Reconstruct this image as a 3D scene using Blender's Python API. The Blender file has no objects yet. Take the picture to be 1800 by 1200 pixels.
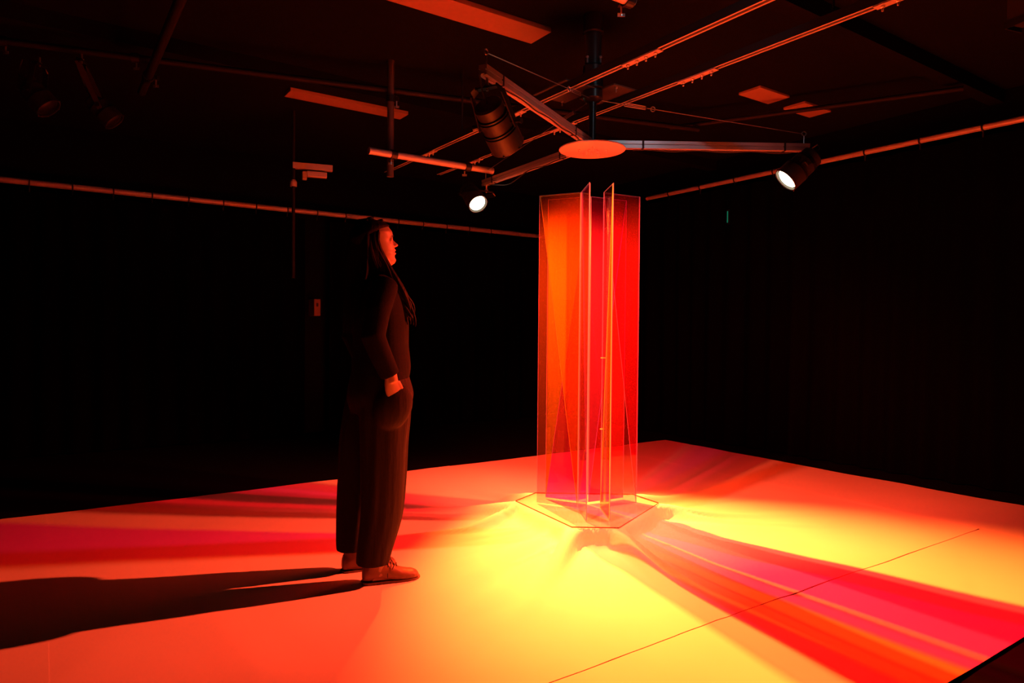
import bpy, math, random
from mathutils import Vector, Matrix, noise, Euler

random.seed(4)
sc = bpy.context.scene
COL = sc.collection
R = math.radians

# ------------------------------------------------------------------ camera
cam_d = bpy.data.cameras.new('camera')
cam_d.lens = 24.0
cam_d.sensor_width = 36.0
cam_d.clip_start = 0.02
cam = bpy.data.objects.new('camera', cam_d)
COL.objects.link(cam)
cam.matrix_world = (Matrix.Translation((0, 0, 1.2)) @ Matrix.Rotation(R(90 - 0.955), 4, 'X')
                    @ Matrix.Rotation(R(0.49), 4, 'Z'))
sc.camera = cam

# ------------------------------------------------------------------ world, exposure
w = bpy.data.worlds.new('dark_studio')
sc.world = w
w.use_nodes = True
w.node_tree.nodes['Background'].inputs[0].default_value = (0, 0, 0, 1)
w.node_tree.nodes['Background'].inputs[1].default_value = 0.0
sc.view_settings.view_transform = 'Standard'
sc.view_settings.look = 'None'
sc.view_settings.gamma = 1.0
sc.view_settings.exposure = 0.0
sc.view_settings.use_curve_mapping = False
sc.cycles.transparent_max_bounces = 48
sc.cycles.max_bounces = 8
sc.cycles.sample_clamp_indirect = 20.0

# lamp settings (the lights themselves sit in the lamps' builder)
LAMP = {  # key: gel colour, power, half-angle, blend, azimuth, elevation of the beam
    'yellow': ((1.0, 0.090, 0.0105), 9000.0, 33.2, 1.0, -55.0, -41.5),
    'side': ((1.0, 0.052, 0.016), 1200.0, 42.5, 0.8, 180.0, -42.5),
    'near': ((1.0, 0.045, 0.015), 1000.0, 42.0, 0.7, 60.0, -38.0),
}

# ------------------------------------------------------------------ room frame
# cloth frame: origin at the far corner of the floor sheet, axes along its two edges
OB = Vector((1.69, 7.46, 0.0))
UU = Vector((0.565, -0.825, 0.0)).normalized()
VV = Vector((-UU.y * -1 * -1, 0, 0))
VV = Vector((UU.y, -UU.x, 0.0))       # (-.825,-.565)
ZZ = Vector((0, 0, 1))
PC = Vector((0.475, 4.15, 0.0))       # axis of the column and rig


def C2W(u, v, z=0.0):
    p = OB + UU * u + VV * v
    return Vector((p.x, p.y, z))


def W2C(p):
    d = Vector((p[0], p[1], 0)) - OB
    return d.dot(UU), d.dot(VV)


# ------------------------------------------------------------------ materials
MATS = {}


def pbr(name, col, rough=0.6, metal=0.0, spec=0.5, noise_amt=0.0, noise_scale=30.0, bump=0.0, stretch=None,
        sheen=0.0, col2=None):
    m = bpy.data.materials.new(name)
    m.use_nodes = True
    nt = m.node_tree
    b = nt.nodes['Principled BSDF']
    b.inputs['Base Color'].default_value = (*col, 1)
    b.inputs['Roughness'].default_value = rough
    b.inputs['Metallic'].default_value = metal
    b.inputs['Specular IOR Level'].default_value = spec
    if sheen:
        b.inputs['Sheen Weight'].default_value = sheen
    if noise_amt or bump:
        tc = nt.nodes.new('ShaderNodeTexCoord')
        mp = nt.nodes.new('ShaderNodeMapping')
        nz = nt.nodes.new('ShaderNodeTexNoise')
        nz.inputs['Scale'].default_value = noise_scale
        nz.inputs['Detail'].default_value = 5
        if stretch:
            mp.inputs['Scale'].default_value = stretch
        nt.links.new(tc.outputs['Object'], mp.inputs[0])
        nt.links.new(mp.outputs[0], nz.inputs['Vector'])
        if noise_amt:
            mx = nt.nodes.new('ShaderNodeMix')
            mx.data_type = 'RGBA'
            c2 = col2 or tuple(c * (1 - noise_amt) for c in col)
            mx.inputs[6].default_value = (*col, 1)
            mx.inputs[7].default_value = (*c2, 1)
            nt.links.new(nz.outputs['Fac'], mx.inputs[0])
            nt.links.new(mx.outputs[2], b.inputs['Base Color'])
        if bump:
            bp = nt.nodes.new('ShaderNodeBump')
            bp.inputs['Strength'].default_value = bump
            bp.inputs['Distance'].default_value = 0.01
            nt.links.new(nz.outputs['Fac'], bp.inputs['Height'])
            nt.links.new(bp.outputs[0], b.inputs['Normal'])
    MATS[name] = m
    return m


def emit(name, col, strength):
    m = bpy.data.materials.new(name)
    m.use_nodes = True
    nt = m.node_tree
    nt.nodes.clear()
    o = nt.nodes.new('ShaderNodeOutputMaterial')
    e = nt.nodes.new('ShaderNodeEmission')
    e.inputs[0].default_value = (*col, 1)
    e.inputs[1].default_value = strength
    nt.links.new(e.outputs[0], o.inputs[0])
    MATS[name] = m
    return m


def acrylic(name, tint, body, scatter):
    """Clear tinted sheet: each face lets `tint` through, scatters a little `body` colour and mirrors at grazing angles."""
    m = bpy.data.materials.new(name)
    m.use_nodes = True
    nt = m.node_tree
    nt.nodes.clear()
    N = nt.nodes.new
    L = nt.links.new
    o = N('ShaderNodeOutputMaterial')
    tr = N('ShaderNodeBsdfTransparent')
    tr.inputs[0].default_value = (*tint, 1)
    df = N('ShaderNodeBsdfDiffuse')
    df.inputs[0].default_value = (*body, 1)
    tl = N('ShaderNodeBsdfTranslucent')
    tl.inputs[0].default_value = (*body, 1)
    ms = N('ShaderNodeMixShader')
    ms.inputs[0].default_value = 0.5
    L(df.outputs[0], ms.inputs[1])
    L(tl.outputs[0], ms.inputs[2])
    m1 = N('ShaderNodeMixShader')
    m1.inputs[0].default_value = scatter
    L(tr.outputs[0], m1.inputs[1])
    L(ms.outputs[0], m1.inputs[2])
    lw = N('ShaderNodeLayerWeight')
    lw.inputs[0].default_value = 0.5
    pw = N('ShaderNodeMath')
    pw.operation = 'POWER'
    pw.inputs[1].default_value = 5.0
    L(lw.outputs['Facing'], pw.inputs[0])
    ma = N('ShaderNodeMath')
    ma.operation = 'MULTIPLY_ADD'
    ma.inputs[1].default_value = 0.9
    ma.inputs[2].default_value = 0.035
    L(pw.outputs[0], ma.inputs[0])
    gl = N('ShaderNodeBsdfGlossy')
    gl.inputs['Roughness'].default_value = 0.03
    m2 = N('ShaderNodeMixShader')
    L(ma.outputs[0], m2.inputs[0])
    L(m1.outputs[0], m2.inputs[1])
    L(gl.outputs[0], m2.inputs[2])
    L(m2.outputs[0], o.inputs[0])
    MATS[name] = m
    return m


def edge_mat(name, col, glow):
    """Sawn edge of dyed fluorescent acrylic: the sheet pipes its light out here."""
    m = pbr(name, col, 0.4)
    b = m.node_tree.nodes['Principled BSDF']
    b.inputs['Emission Color'].default_value = (*col, 1)
    b.inputs['Emission Strength'].default_value = glow
    return m


pbr('black_paint', (0.0025, 0.0025, 0.0027), 0.55, noise_amt=0.4, noise_scale=12, spec=0.05)
pbr('black_floor', (0.003, 0.003, 0.003), 0.65, spec=0.12, noise_amt=0.5, noise_scale=6, bump=0.15)
pbr('black_ceiling', (0.0045, 0.0042, 0.0042), 0.9, spec=0.1, noise_amt=0.5, noise_scale=5, bump=0.2)
pbr('drape', (0.0016, 0.0016, 0.0017), 0.95, spec=0.02, noise_amt=0.4, noise_scale=60, bump=0.2)
pbr('canvas', (0.86, 0.84, 0.80), 0.85, spec=0.15, noise_amt=0.08, noise_scale=3.0, bump=0.03)
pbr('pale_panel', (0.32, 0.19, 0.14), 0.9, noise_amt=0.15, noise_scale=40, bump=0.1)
pbr('steel_pipe', (0.50, 0.50, 0.51), 0.45, metal=0.3, noise_amt=0.2, noise_scale=20)
pbr('dark_pipe', (0.014, 0.013, 0.013), 0.6, metal=0.0, spec=0.15, noise_amt=0.3, noise_scale=20)
pbr('aluminium', (0.66, 0.67, 0.68), 0.38, metal=0.75, noise_amt=0.1, noise_scale=50)
pbr('strut_steel', (0.55, 0.53, 0.52), 0.45, metal=0.4, noise_amt=0.15, noise_scale=25)
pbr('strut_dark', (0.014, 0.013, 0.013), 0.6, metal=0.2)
pbr('zinc', (0.75, 0.75, 0.76), 0.3, metal=0.9, noise_amt=0.15, noise_scale=60)
pbr('disc_paint', (0.74, 0.56, 0.52), 0.5, noise_amt=0.08, noise_scale=14)
pbr('motor_black', (0.018, 0.018, 0.02), 0.32, noise_amt=0.3, noise_scale=20)
pbr('plate_brown', (0.09, 0.085, 0.083), 0.55, metal=0.3, noise_amt=0.3, noise_scale=10)
pbr('lamp_black', (0.008, 0.008, 0.0085), 0.42, noise_amt=0.3, noise_scale=25)
pbr('lamp_grey', (0.03, 0.029, 0.028), 0.45, metal=0.2, noise_amt=0.3, noise_scale=25)
pbr('rubber', (0.01, 0.01, 0.01), 0.6, noise_amt=0.2)
emit('lens_hot', (1.0, 0.80, 0.50), 9.0)
emit('green_glint', (0.05, 0.9, 0.45), 0.12)
pbr('skin', (0.30, 0.19, 0.145), 0.5, noise_amt=0.08, noise_scale=60, bump=0.03)
pbr('hair', (0.011, 0.006, 0.0045), 0.6, spec=0.08, noise_amt=0.4, noise_scale=8, bump=0.5, stretch=(14, 14, 1))
pbr('jacket_wool', (0.006, 0.005, 0.0055), 0.9, spec=0.1, noise_amt=0.4, noise_scale=140, bump=0.15, sheen=0.0)
pbr('trouser_cloth', (0.015, 0.0115, 0.012), 0.85, spec=0.15, noise_amt=0.3, noise_scale=7, bump=0.5, stretch=(5, 5, 0.5), sheen=0.0)
pbr('boot_leather', (0.20, 0.10, 0.06), 0.5, spec=0.4, noise_amt=0.3, noise_scale=30, bump=0.15)
pbr('boot_sole', (0.15, 0.08, 0.05), 0.6, noise_amt=0.3, noise_scale=30)
pbr('lace', (0.03, 0.02, 0.018), 0.8, noise_amt=0.2)

acrylic('acrylic_clear', (0.99, 0.96, 0.98), (0.5, 0.2, 0.2), 0.006)
acrylic('acrylic_rose', (0.985, 0.30, 1.2), (0.45, 0.16, 0.20), 0.036)
acrylic('acrylic_orange', (0.985, 0.66, 0.35), (0.40, 1.00, 0.05), 0.052)
acrylic('acrylic_red', (0.97, 0.32, 0.75), (0.42, 0.10, 0.06), 0.040)
acrylic('acrylic_blush', (0.985, 0.74, 0.85), (0.40, 0.22, 0.05), 0.022)
acrylic('acrylic_base', (0.985, 0.985, 0.985), (1.0, 0.9, 0.8), 0.006)
edge_mat('edge_rose', (0.30, 0.16, 0.12), 0.5)
edge_mat('edge_yellow', (0.45, 0.45, 0.04), 0.7)
edge_mat('edge_red', (1.0, 0.09, 0.06), 0.3)
pbr('edge_base', (0.03, 0.02, 0.012), 0.3)


# ------------------------------------------------------------------ mesh helpers
class MB:
    def __init__(self):
        self.v, self.f, self.m = [], [], []
        self.mats = []

    def mi(self, mat):
        if mat not in self.mats:
            self.mats.append(mat)
        return self.mats.index(mat)

    def add(self, vs, fs, mat=None):
        o = len(self.v)
        self.v += [tuple(p) for p in vs]
        self.f += [tuple(i + o for i in q) for q in fs]
        k = self.mi(mat) if mat else 0
        self.m += [k] * len(fs)

    def box(self, c, s, M=None, mat=None, bev=0.0):
        hx, hy, hz = s[0] / 2, s[1] / 2, s[2] / 2
        vs = [Vector((x, y, z)) for x in (-hx, hx) for y in (-hy, hy) for z in (-hz, hz)]
        if M is not None:
            vs = [M @ p for p in vs]
        vs = [p + Vector(c) for p in vs]
        fs = [(0, 1, 3, 2), (4, 6, 7, 5), (0, 4, 5, 1), (2, 3, 7, 6), (0, 2, 6, 4), (1, 5, 7, 3)]
        self.add(vs, fs, mat)

    def rings(self, rs, caps=True, mat=None, closed=False):
        n = len(rs[0])
        vs = [p for r in rs for p in r]
        fs = []
        K = len(rs)
        for i in range(K if closed else K - 1):
            a, b = i * n, ((i + 1) % K) * n
            for j in range(n):
                k = (j + 1) % n
                fs.append((a + j, a + k, b + k, b + j))
        if caps and not closed:
            fs.append(tuple(reversed(range(n))))
            fs.append(tuple(range((K - 1) * n, K * n)))
        self.add(vs, fs, mat)

    def tube(self, path, rad, n=10, caps=True, mat=None, closed=False):
        path = [Vector(p) for p in path]
        if not hasattr(rad, '__len__'):
            rad = [rad] * len(path)
        rs = []
        K = len(path)
        prev = None
        for i, p in enumerate(path):
            if closed:
                t = (path[(i + 1) % K] - path[i - 1]).normalized()
            else:
                t = (path[min(i + 1, K - 1)] - path[max(i - 1, 0)]).normalized()
            if prev is None:
                a = Vector((0, 0, 1)) if abs(t.z) < 0.9 else Vector((1, 0, 0))
                x = t.cross(a).normalized()
            else:
                x = (prev - t * prev.dot(t)).normalized()
            prev = x
            y = t.cross(x)
            rs.append([p + (x * math.cos(2 * math.pi * j / n) + y * math.sin(2 * math.pi * j / n)) * rad[i] for j in range(n)])
        self.rings(rs, caps, mat, closed)

    def lathe(self, prof, M=None, n=28, mat=None, caps=True):
        """prof: (radius, z) pairs along the local z axis."""
        rs = []
        for r, z in prof:
            ring = [Vector((r * math.cos(2 * math.pi * j / n), r * math.sin(2 * math.pi * j / n), z)) for j in range(n)]
            if M is not None:
                ring = [M @ p for p in ring]
            rs.append(ring)
        self.rings(rs, caps, mat)

    def ellipsoid(self, c, r, M=None, n=20, k=12, mat=None):
        rs = []
        for i in range(1, k):
            a = math.pi * i / k
            ring = [Vector((r[0] * math.sin(a) * math.cos(2 * math.pi * j / n), r[1] * math.sin(a) * math.sin(2 * math.pi * j / n),
                            -r[2] * math.cos(a))) for j in range(n)]
            if M is not None:
                ring = [M @ p for p in ring]
            rs.append([p + Vector(c) for p in ring])
        self.rings(rs, True, mat)

    def extrude(self, poly, a, b, x, y, mat=None):
        """a polygon (list of (s,t)) in the x/y frame swept from a to b."""
        r0 = [Vector(a) + x * s + y * t for s, t in poly]
        r1 = [Vector(b) + x * s + y * t for s, t in poly]
        self.rings([r0, r1], True, mat)

    def build(self, name, mat=None, parent=None, smooth=False, loc=None, voxel=None, bevel=0.0, smooth_it=0):
        me = bpy.data.meshes.new(name)
        me.from_pydata(self.v, [], self.f)
        mats = self.mats if self.mats else [mat]
        for q in mats:
            me.materials.append(MATS[q])
        if self.mats:
            me.polygons.foreach_set('material_index', self.m)
        me.validate()
        import bmesh
        bm = bmesh.new()
        bm.from_mesh(me)
        bmesh.ops.recalc_face_normals(bm, faces=bm.faces)
        bm.to_mesh(me)
        bm.free()
        o = bpy.data.objects.new(name, me)
        COL.objects.link(o)
        if voxel:
            md = o.modifiers.new('remesh', 'REMESH')
            md.mode = 'VOXEL'
            md.voxel_size = voxel
            md.use_smooth_shade = True
            if smooth_it:
                ms = o.modifiers.new('smooth', 'SMOOTH')
                ms.factor = 0.5
                ms.iterations = smooth_it
            bake(o)
        if bevel:
            bv = o.modifiers.new('bevel', 'BEVEL')
            bv.width = bevel
            bv.segments = 2
            bv.limit_method = 'ANGLE'
            bake(o)
        if smooth or voxel:
            for p in o.data.polygons:
                p.use_smooth = True
            if not voxel:
                try:
                    o.data.set_sharp_from_angle(angle=R(40))
                except Exception:
                    pass
        if parent is not None:
            o.parent = parent
        if loc is not None:
            o.location = loc
        return o


def bake(o):
    dg = bpy.context.evaluated_depsgraph_get()
    dg.update()
    me = bpy.data.meshes.new_from_object(o.evaluated_get(dg))
    old = o.data
    mats = list(old.materials)
    o.modifiers.clear()
    o.data = me
    me.name = o.name
    if len(me.materials) == 0:
        for q in mats:
            me.materials.append(q)


def tag(o, label=None, cat=None, group=None, kind=None):
    if label:
        o['label'] = label
    if cat:
        o['category'] = cat
    if group:
        o['group'] = group
    if kind:
        o['kind'] = kind
    return o


def empty(name, loc):
    o = bpy.data.objects.new(name, None)
    o.empty_display_size = 0.05
    COL.objects.link(o)
    o.location = loc
    return o


def aim_matrix(d):
    """rotation taking +Z to the direction d"""
    return Vector(d).to_track_quat('Z', 'Y').to_matrix()


def fbm(p, o=3):
    s, a = 0.0, 1.0
    q = Vector(p)
    for _ in range(o):
        s += a * noise.noise(q)
        q = q * 2.03
        a *= 0.5
    return s


def smooth01(x):
    x = max(0.0, min(1.0, x))
    return x * x * (3 - 2 * x)


# ------------------------------------------------------------------ the setting
U0, U1, V0, V1, HC = -2.6, 7.6, -0.55, 8.2, 3.1


def quad_slab(name, cs, mat, thick_dir, t):
    b = MB()
    d = Vector(thick_dir) * t
    vs = [Vector(c) for c in cs] + [Vector(c) + d for c in cs]
    b.add(vs, [(0, 1, 2, 3), (7, 6, 5, 4), (0, 4, 5, 1), (1, 5, 6, 2), (2, 6, 7, 3), (3, 7, 4, 0)])
    o = b.build(name, mat)
    return tag(o, kind='structure')


floor = quad_slab('floor', [C2W(U0, V0), C2W(U1, V0), C2W(U1, V1), C2W(U0, V1)], 'black_floor', -ZZ, 0.1)
floor['label'] = 'black studio floor around the pale sheet'
ceiling = quad_slab('ceiling', [C2W(U0, V0, HC), C2W(U1, V0, HC), C2W(U1, V1, HC), C2W(U0, V1, HC)], 'black_ceiling', ZZ, 0.1)
quad_slab('wall_left', [C2W(U0, V0), C2W(U0, V1), C2W(U0, V1, HC), C2W(U0, V0, HC)], 'black_paint', -UU, 0.1)
quad_slab('wall_right', [C2W(U0, V0), C2W(U1, V0), C2W(U1, V0, HC), C2W(U0, V0, HC)], 'black_paint', -VV, 0.1)
quad_slab('wall_front', [C2W(U1, V0), C2W(U1, V1), C2W(U1, V1, HC), C2W(U1, V0, HC)], 'black_paint', UU, 0.1)
quad_slab('wall_back', [C2W(U0, V1), C2W(U1, V1), C2W(U1, V1, HC), C2W(U0, V1, HC)], 'black_paint', VV, 0.1)

# shallow black ceiling beams
for k, (u, half) in enumerate([(0.15, 0.05), (2.9, 0.05), (4.3, 0.05)]):
    b = MB()
    b.extrude([(-half, 0), (half, 0), (half, -0.10), (-half, -0.10)], C2W(u, V0, HC), C2W(u, V1, HC), UU, ZZ)
    b.build('ceiling_beam', 'black_ceiling', ceiling)

# ------------------------------------------------------------------ floor sheet, in four strips, draped over a low plinth
PL_H = 0.115
# six-sided plate: three long and three short sides, one short side facing the camera
tri_R, cut = 0.675, 0.26


def plate_poly(scale=1.0):
    pts = []
    for k in range(3):
        a = R(-90 + 120 * k)
        vtx = Vector((math.cos(a), math.sin(a), 0)) * tri_R
        for s in (-1, 1):
            a2 = R(-90 + 120 * (k + s))
            other = Vector((math.cos(a2), math.sin(a2), 0)) * tri_R
            pts.append(vtx + (other - vtx).normalized() * cut)
    # order counter-clockwise
    pts.sort(key=lambda p: math.atan2(p.y, p.x))
    rot = Matrix.Rotation(R(-1.5), 3, 'Z')
    return [PC + (rot @ p) * scale for p in pts]


HEX = plate_poly()


def out_dist(x, y):
    """distance outside the plate outline (0 inside), and depth inside"""
    p = Vector((x, y, 0))
    best, inside, ins = 1e9, True, 1e9
    n = len(HEX)
    for i in range(n):
        a, b = HEX[i], HEX[(i + 1) % n]
        e = b - a
        t = max(0, min(1, (p - a).dot(e) / e.dot(e)))
        d = (p - (a + e * t)).length
        best = min(best, d)
        s = e.x * (p.y - a.y) - e.y * (p.x - a.x)
        if s < 0:
            inside = False
    return (0.0, best) if inside else (best, 0.0)


HEXANG = [math.atan2(p.y - PC.y, p.x - PC.x) for p in HEX]


FOLDS = [  # crest lines of the big folds: (x, y, height), then half-width
    ([(0.03, 4.25, 0.112), (-0.10, 4.10, 0.085), (-0.25, 3.98, 0.045), (-0.70, 3.86, 0.0)], 0.050),
    ([(0.92, 4.26, 0.112), (1.10, 4.23, 0.070), (1.32, 4.20, 0.032), (2.1, 4.15, 0.0)], 0.070),
    ([(0.32, 3.72, 0.06), (0.05, 3.45, 0.022), (-0.25, 3.25, 0.0)], 0.035),
    ([(0.62, 3.73, 0.112), (0.74, 3.42, 0.055), (0.90, 3.05, 0.012), (1.2, 2.6, 0.0)], 0.055),
    ([(0.20, 3.60, 0.04), (0.22, 3.38, 0.030), (0.38, 3.30, 0.0)], 0.030),
]


def fold_z(x, y):
    p = Vector((x, y, 0))
    h = 0.0
    for pts, w_ in FOLDS:
        for a, c in zip(pts, pts[1:]):
            a3, c3 = Vector((a[0], a[1], 0)), Vector((c[0], c[1], 0))
            e = c3 - a3
            t = max(0.0, min(1.0, (p - a3).dot(e) / e.dot(e)))
            d = (p - a3 - e * t).length
            if d < 0.4:
                hh = a[2] + (c[2] - a[2]) * t
                ww = w_ * (0.8 + 0.5 * noise.noise(Vector((x * 4, y * 4, 2))))
                h = max(h, hh * math.exp(-(d / ww) ** 1.3))
    return h


def sheet_z(x, y):
    d, ins = out_dist(x, y)
    ang = math.atan2(y - PC.y, x - PC.x)
    ridge = 0.0
    for c in HEX:
        ax = (c - PC)
        rc = ax.length
        ax = ax / rc
        q = Vector((x - PC.x, y - PC.y, 0))
        al = q.dot(ax)
        if al > rc * 0.8:
            pp = (q - ax * al).length
            ridge = max(ridge, math.exp(-(pp / (0.030 + 0.09 * max(0, al - rc))) ** 2))
    lam = 0.036 + 0.33 * ridge
    h = PL_H * (0.80 * math.exp(-(d / lam) ** 1.35) + 0.20 * math.exp(-(d / 0.5) ** 1.5)) if d < 2 else 0.0
    # creases that run out from the plinth
    if 0 < d < 1.6:
        cr = noise.noise(Vector((math.cos(ang) * 3.2, math.sin(ang) * 3.2, d * 0.6)))
        cr2 = noise.noise(Vector((math.cos(ang) * 8.0, math.sin(ang) * 8.0, 4 + d * 1.5)))
        h += (0.050 * max(0, cr) + 0.022 * abs(cr2)) * math.exp(-d / 0.6) * smooth01(d / 0.12)
    if 0 < d < 2:
        h = max(h, fold_z(x, y))
    far = smooth01(d / 0.9)
    h += far * (0.010 * max(0, noise.noise(Vector((x * 0.9, y * 0.9, 3.3)))) + 0.004 * (0.5 + noise.noise(Vector((x * 2.3, y * 2.3, 7)))) +
                0.007 * max(0, 0.35 - abs(noise.noise(Vector((x * 1.4 + y * 0.6, y * 1.1, 11))))))
    return 0.005 + max(0.0, h)


sheet = empty('floor_sheet', C2W(2.07, 3.2, 0))
tag(sheet, 'pale canvas floor sheet in overlapping strips, draped over the plinth below the acrylic column', 'floor cloth')


def strip(u0, u1, v0, v1, du, dv, lift, thick=0.004):
    nu, nv = max(2, int((u1 - u0) / du)), max(2, int((v1 - v0) / dv))
    b = MB()
    vs = []
    for i in range(nu + 1):
        for j in range(nv + 1):
            u, v = u0 + (u1 - u0) * i / nu, v0 + (v1 - v0) * j / nv
            p = C2W(u, v)
            vs.append(Vector((p.x, p.y, sheet_z(p.x, p.y) + lift(u, v))) - sheet.location)
    top = len(vs)
    fs = []
    for i in range(nu):
        for j in range(nv):
            a = i * (nv + 1) + j
            fs.append((a, a + nv + 1, a + nv + 2, a + 1))
    # turned-down rim gives the cloth its thickness
    rim = [i * (nv + 1) for i in range(nu + 1)] + [nu * (nv + 1) + j for j in range(1, nv + 1)] + \
          [i * (nv + 1) + nv for i in range(nu - 1, -1, -1)] + [j for j in range(nv - 1, 0, -1)]
    base = len(vs)
    nr = len(rim)
    vs += [vs[i].copy() for i in rim] + [vs[i] - Vector((0, 0, thick)) for i in rim]
    for k in range(nr):
        k2 = (k + 1) % nr
        fs.append((base + k, base + k2, base + nr + k2, base + nr + k))
    b.add(vs, fs)
    o = b.build('canvas_strip', 'canvas', sheet)
    for p in o.data.polygons[:nu * nv]:
        p.use_smooth = True
    return o


def curl(x, wdt):
    return math.exp(-(x / wdt) ** 2)


strip(0.0, 3.39, 0.90, 5.63, 0.017, 0.017,
      lambda u, v: 0.002 + curl(3.39 - u, 0.05) * 0.012 * (0.0 + max(0, noise.noise(Vector((v * 1.3, 9, 2))))) +
      curl(v - 0.90, 0.03) * 0.006 * (0.5 + noise.noise(Vector((u * 2, 1, 5)))))
strip(3.385, 4.14, 0.90, 5.63, 0.026, 0.026, lambda u, v: 0.0)
strip(0.0, 4.14, 0.0, 0.905, 0.03, 0.03, lambda u, v: 0.0)
strip(0.0, 4.14, 5.60, 6.9, 0.03, 0.03, lambda u, v: 0.0028)

# ------------------------------------------------------------------ acrylic column
Z0, Z1 = PL_H + 0.016, 2.03
FIN_R, GAP = 0.315, 0.068
col_root = empty('acrylic_column', (PC.x, PC.y, Z0))
tag(col_root, 'tall column of folded transparent orange, rose and red acrylic sheets', 'sculpture')
# base plate
b = MB()
poly = [Vector((p.x - PC.x, p.y - PC.y, 0)) for p in plate_poly(0.985)]
n = len(poly)
b.add([p + Vector((0, 0, -0.007)) for p in poly] + [p + Vector((0, 0, 0.0)) for p in poly],
      [tuple(reversed(range(n))), tuple(range(n, 2 * n))], 'acrylic_base')
b.add([p + Vector((0, 0, -0.007)) for p in poly] + [p + Vector((0, 0, 0.0)) for p in poly],
      [(i, (i + 1) % n, n + (i + 1) % n, n + i) for i in range(n)], 'edge_base')
b.build('base_plate', None, col_root)

TH = 0.003


def sheet_panel(name, poly2, org, dirv, face, edge, off=0.0, t=TH):
    """poly2: list of (r, z) in the plane of dirv and Z at org; a thin sheet with sawn edges."""
    nrm = Vector((-dirv.y, dirv.x, 0))
    b = MB()
    a = [org + dirv * r + ZZ * z + nrm * (off - t / 2) for r, z in poly2]
    c = [p + nrm * t for p in a]
    n = len(a)
    b.add(a + c, [tuple(reversed(range(n))), tuple(range(n, 2 * n))], face)
    b.add(a + c, [(i, (i + 1) % n, n + (i + 1) % n, n + i) for i in range(n)], edge)
    return b.build(name, None, col_root)


HH = Z1 - Z0
fin_ang = [R(-90), R(150), R(30)]          # near, left, right pairs
fold_r = GAP / math.sin(R(60))
# V sheets: (fold direction, fin directions, (face colour, edge) of the two fins, triangle colours)
VS = [
    (R(210), (R(-86), R(154)), ('acrylic_clear', 'acrylic_blush'), ('acrylic_rose', 'acrylic_orange'), ('edge_rose', 'edge_yellow')),
    (R(90), (R(154), R(28)), ('acrylic_clear', 'acrylic_clear'), ('acrylic_rose', 'acrylic_rose'), ('edge_rose', 'edge_rose')),
    (R(-30), (R(28), R(-86)), ('acrylic_blush', 'acrylic_clear'), ('acrylic_red', 'acrylic_orange'), ('edge_rose', 'edge_yellow')),
]
for vi, (fa, (da, db), faces, tris, edges) in enumerate(VS):
    fold = Vector((math.cos(fa), math.sin(fa), 0)) * fold_r
    for si, ang in enumerate((da, db)):
        d = Vector((math.cos(ang), math.sin(ang), 0))
        L = FIN_R - fold.dot(d)
        side = 1 if d.cross(fold).z > 0 else -1
        off = -side * (TH + 0.0006)
        sheet_panel('panel', [(0.003, 0), (L, 0), (L, HH), (0.003, HH)], fold, d, faces[si], 'edge_rose')
        i0, i1, lo_, hi_ = 0.006, L - 0.003, 0.004, HH - 0.004
        if si == 0:      # slanting edge from the top of the fold to the foot of the outer edge
            outer_tri = [(i0, hi_), (i1, lo_), (i1, hi_)]
            fold_tri = [(i0, lo_), (i1, lo_), (i0, hi_)]
        else:            # slanting edge from the top of the outer edge to the foot of the fold
            outer_tri = [(i0, lo_), (i1, lo_), (i1, hi_)]
            fold_tri = [(i0, lo_), (i1, hi_), (i0, hi_)]
        if vi == 1:      # the back sheet carries two colours that meet along the slant
            sheet_panel('triangular_panel', fold_tri, fold, d, tris[si], edges[si], off=off)
            sheet_panel('triangular_panel', outer_tri, fold, d, 'acrylic_orange' if si == 0 else 'acrylic_red', edges[si], off=off)
        else:
            tp = outer_tri if (si == 0 or vi == 2) else fold_tri
            sheet_panel('triangular_panel', tp, fold, d, tris[si], edges[si], off=off)
# small clips on the near fold
for z in (1.0, 1.78):
    b = MB()
    f = Vector((math.cos(R(-30)), math.sin(R(-30)), 0)) * (fold_r + 0.008)
    b.box(f + ZZ * (z - Z0 + 0.0) * 0.55, (0.03, 0.006, 0.006))
    b.build('clip', 'edge_yellow', col_root)

# ------------------------------------------------------------------ hanging rig: disc, shaft, three arms
ARM_Z = 2.335
rig = empty('lamp_rig', (PC.x, PC.y, 2.29))
tag(rig, 'three-armed metal rig hanging from the twin rails by a black shaft', 'lighting rig')
O = rig.location.copy()
b = MB()
b.lathe([(0.196, 0.0), (0.20, 0.003), (0.20, 0.009), (0.196, 0.012)], n=56)
b.build('disc', 'disc_paint', rig, smooth=True)
for k in range(10):
    a = 2 * math.pi * k / 10 + 0.3
    r = 0.035 + 0.05 * (k % 2)
    b = MB()
    b.lathe([(0.0075, 0.0), (0.0075, -0.007), (0.004, -0.009), (0.004, -0.02), (0.002, -0.022)], Matrix.Identity(3), n=8)
    b.build('bolt', 'zinc', rig, loc=(r * math.cos(a), r * math.sin(a), 0))
b = MB()
b.lathe([(0.03, 0.012), (0.03, 0.05), (0.022, 0.055), (0.022, 0.29), (0.045, 0.295), (0.06, 0.31), (0.06, 0.355)], n=28)
b.build('shaft', 'motor_black', rig, smooth=True)
b = MB()
b.lathe([(0.055, 0.36), (0.075, 0.365), (0.075, 0.372), (0.062, 0.38), (0.062, 0.50), (0.05, 0.51), (0.05, 0.70), (0.062, 0.705), (0.062, HC - O.z)], n=28)
b.build('motor', 'motor_black', rig, smooth=True)
for k in range(4):
    b = MB()
    a = R(45 + 90 * k)
    b.lathe([(0.006, 0.0), (0.006, 0.03), (0.009, 0.031), (0.009, 0.04)], n=8)
    b.build('motor_bolt', 'zinc', rig, loc=(0.056 * math.cos(a), 0.056 * math.sin(a), 0.512))
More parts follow.
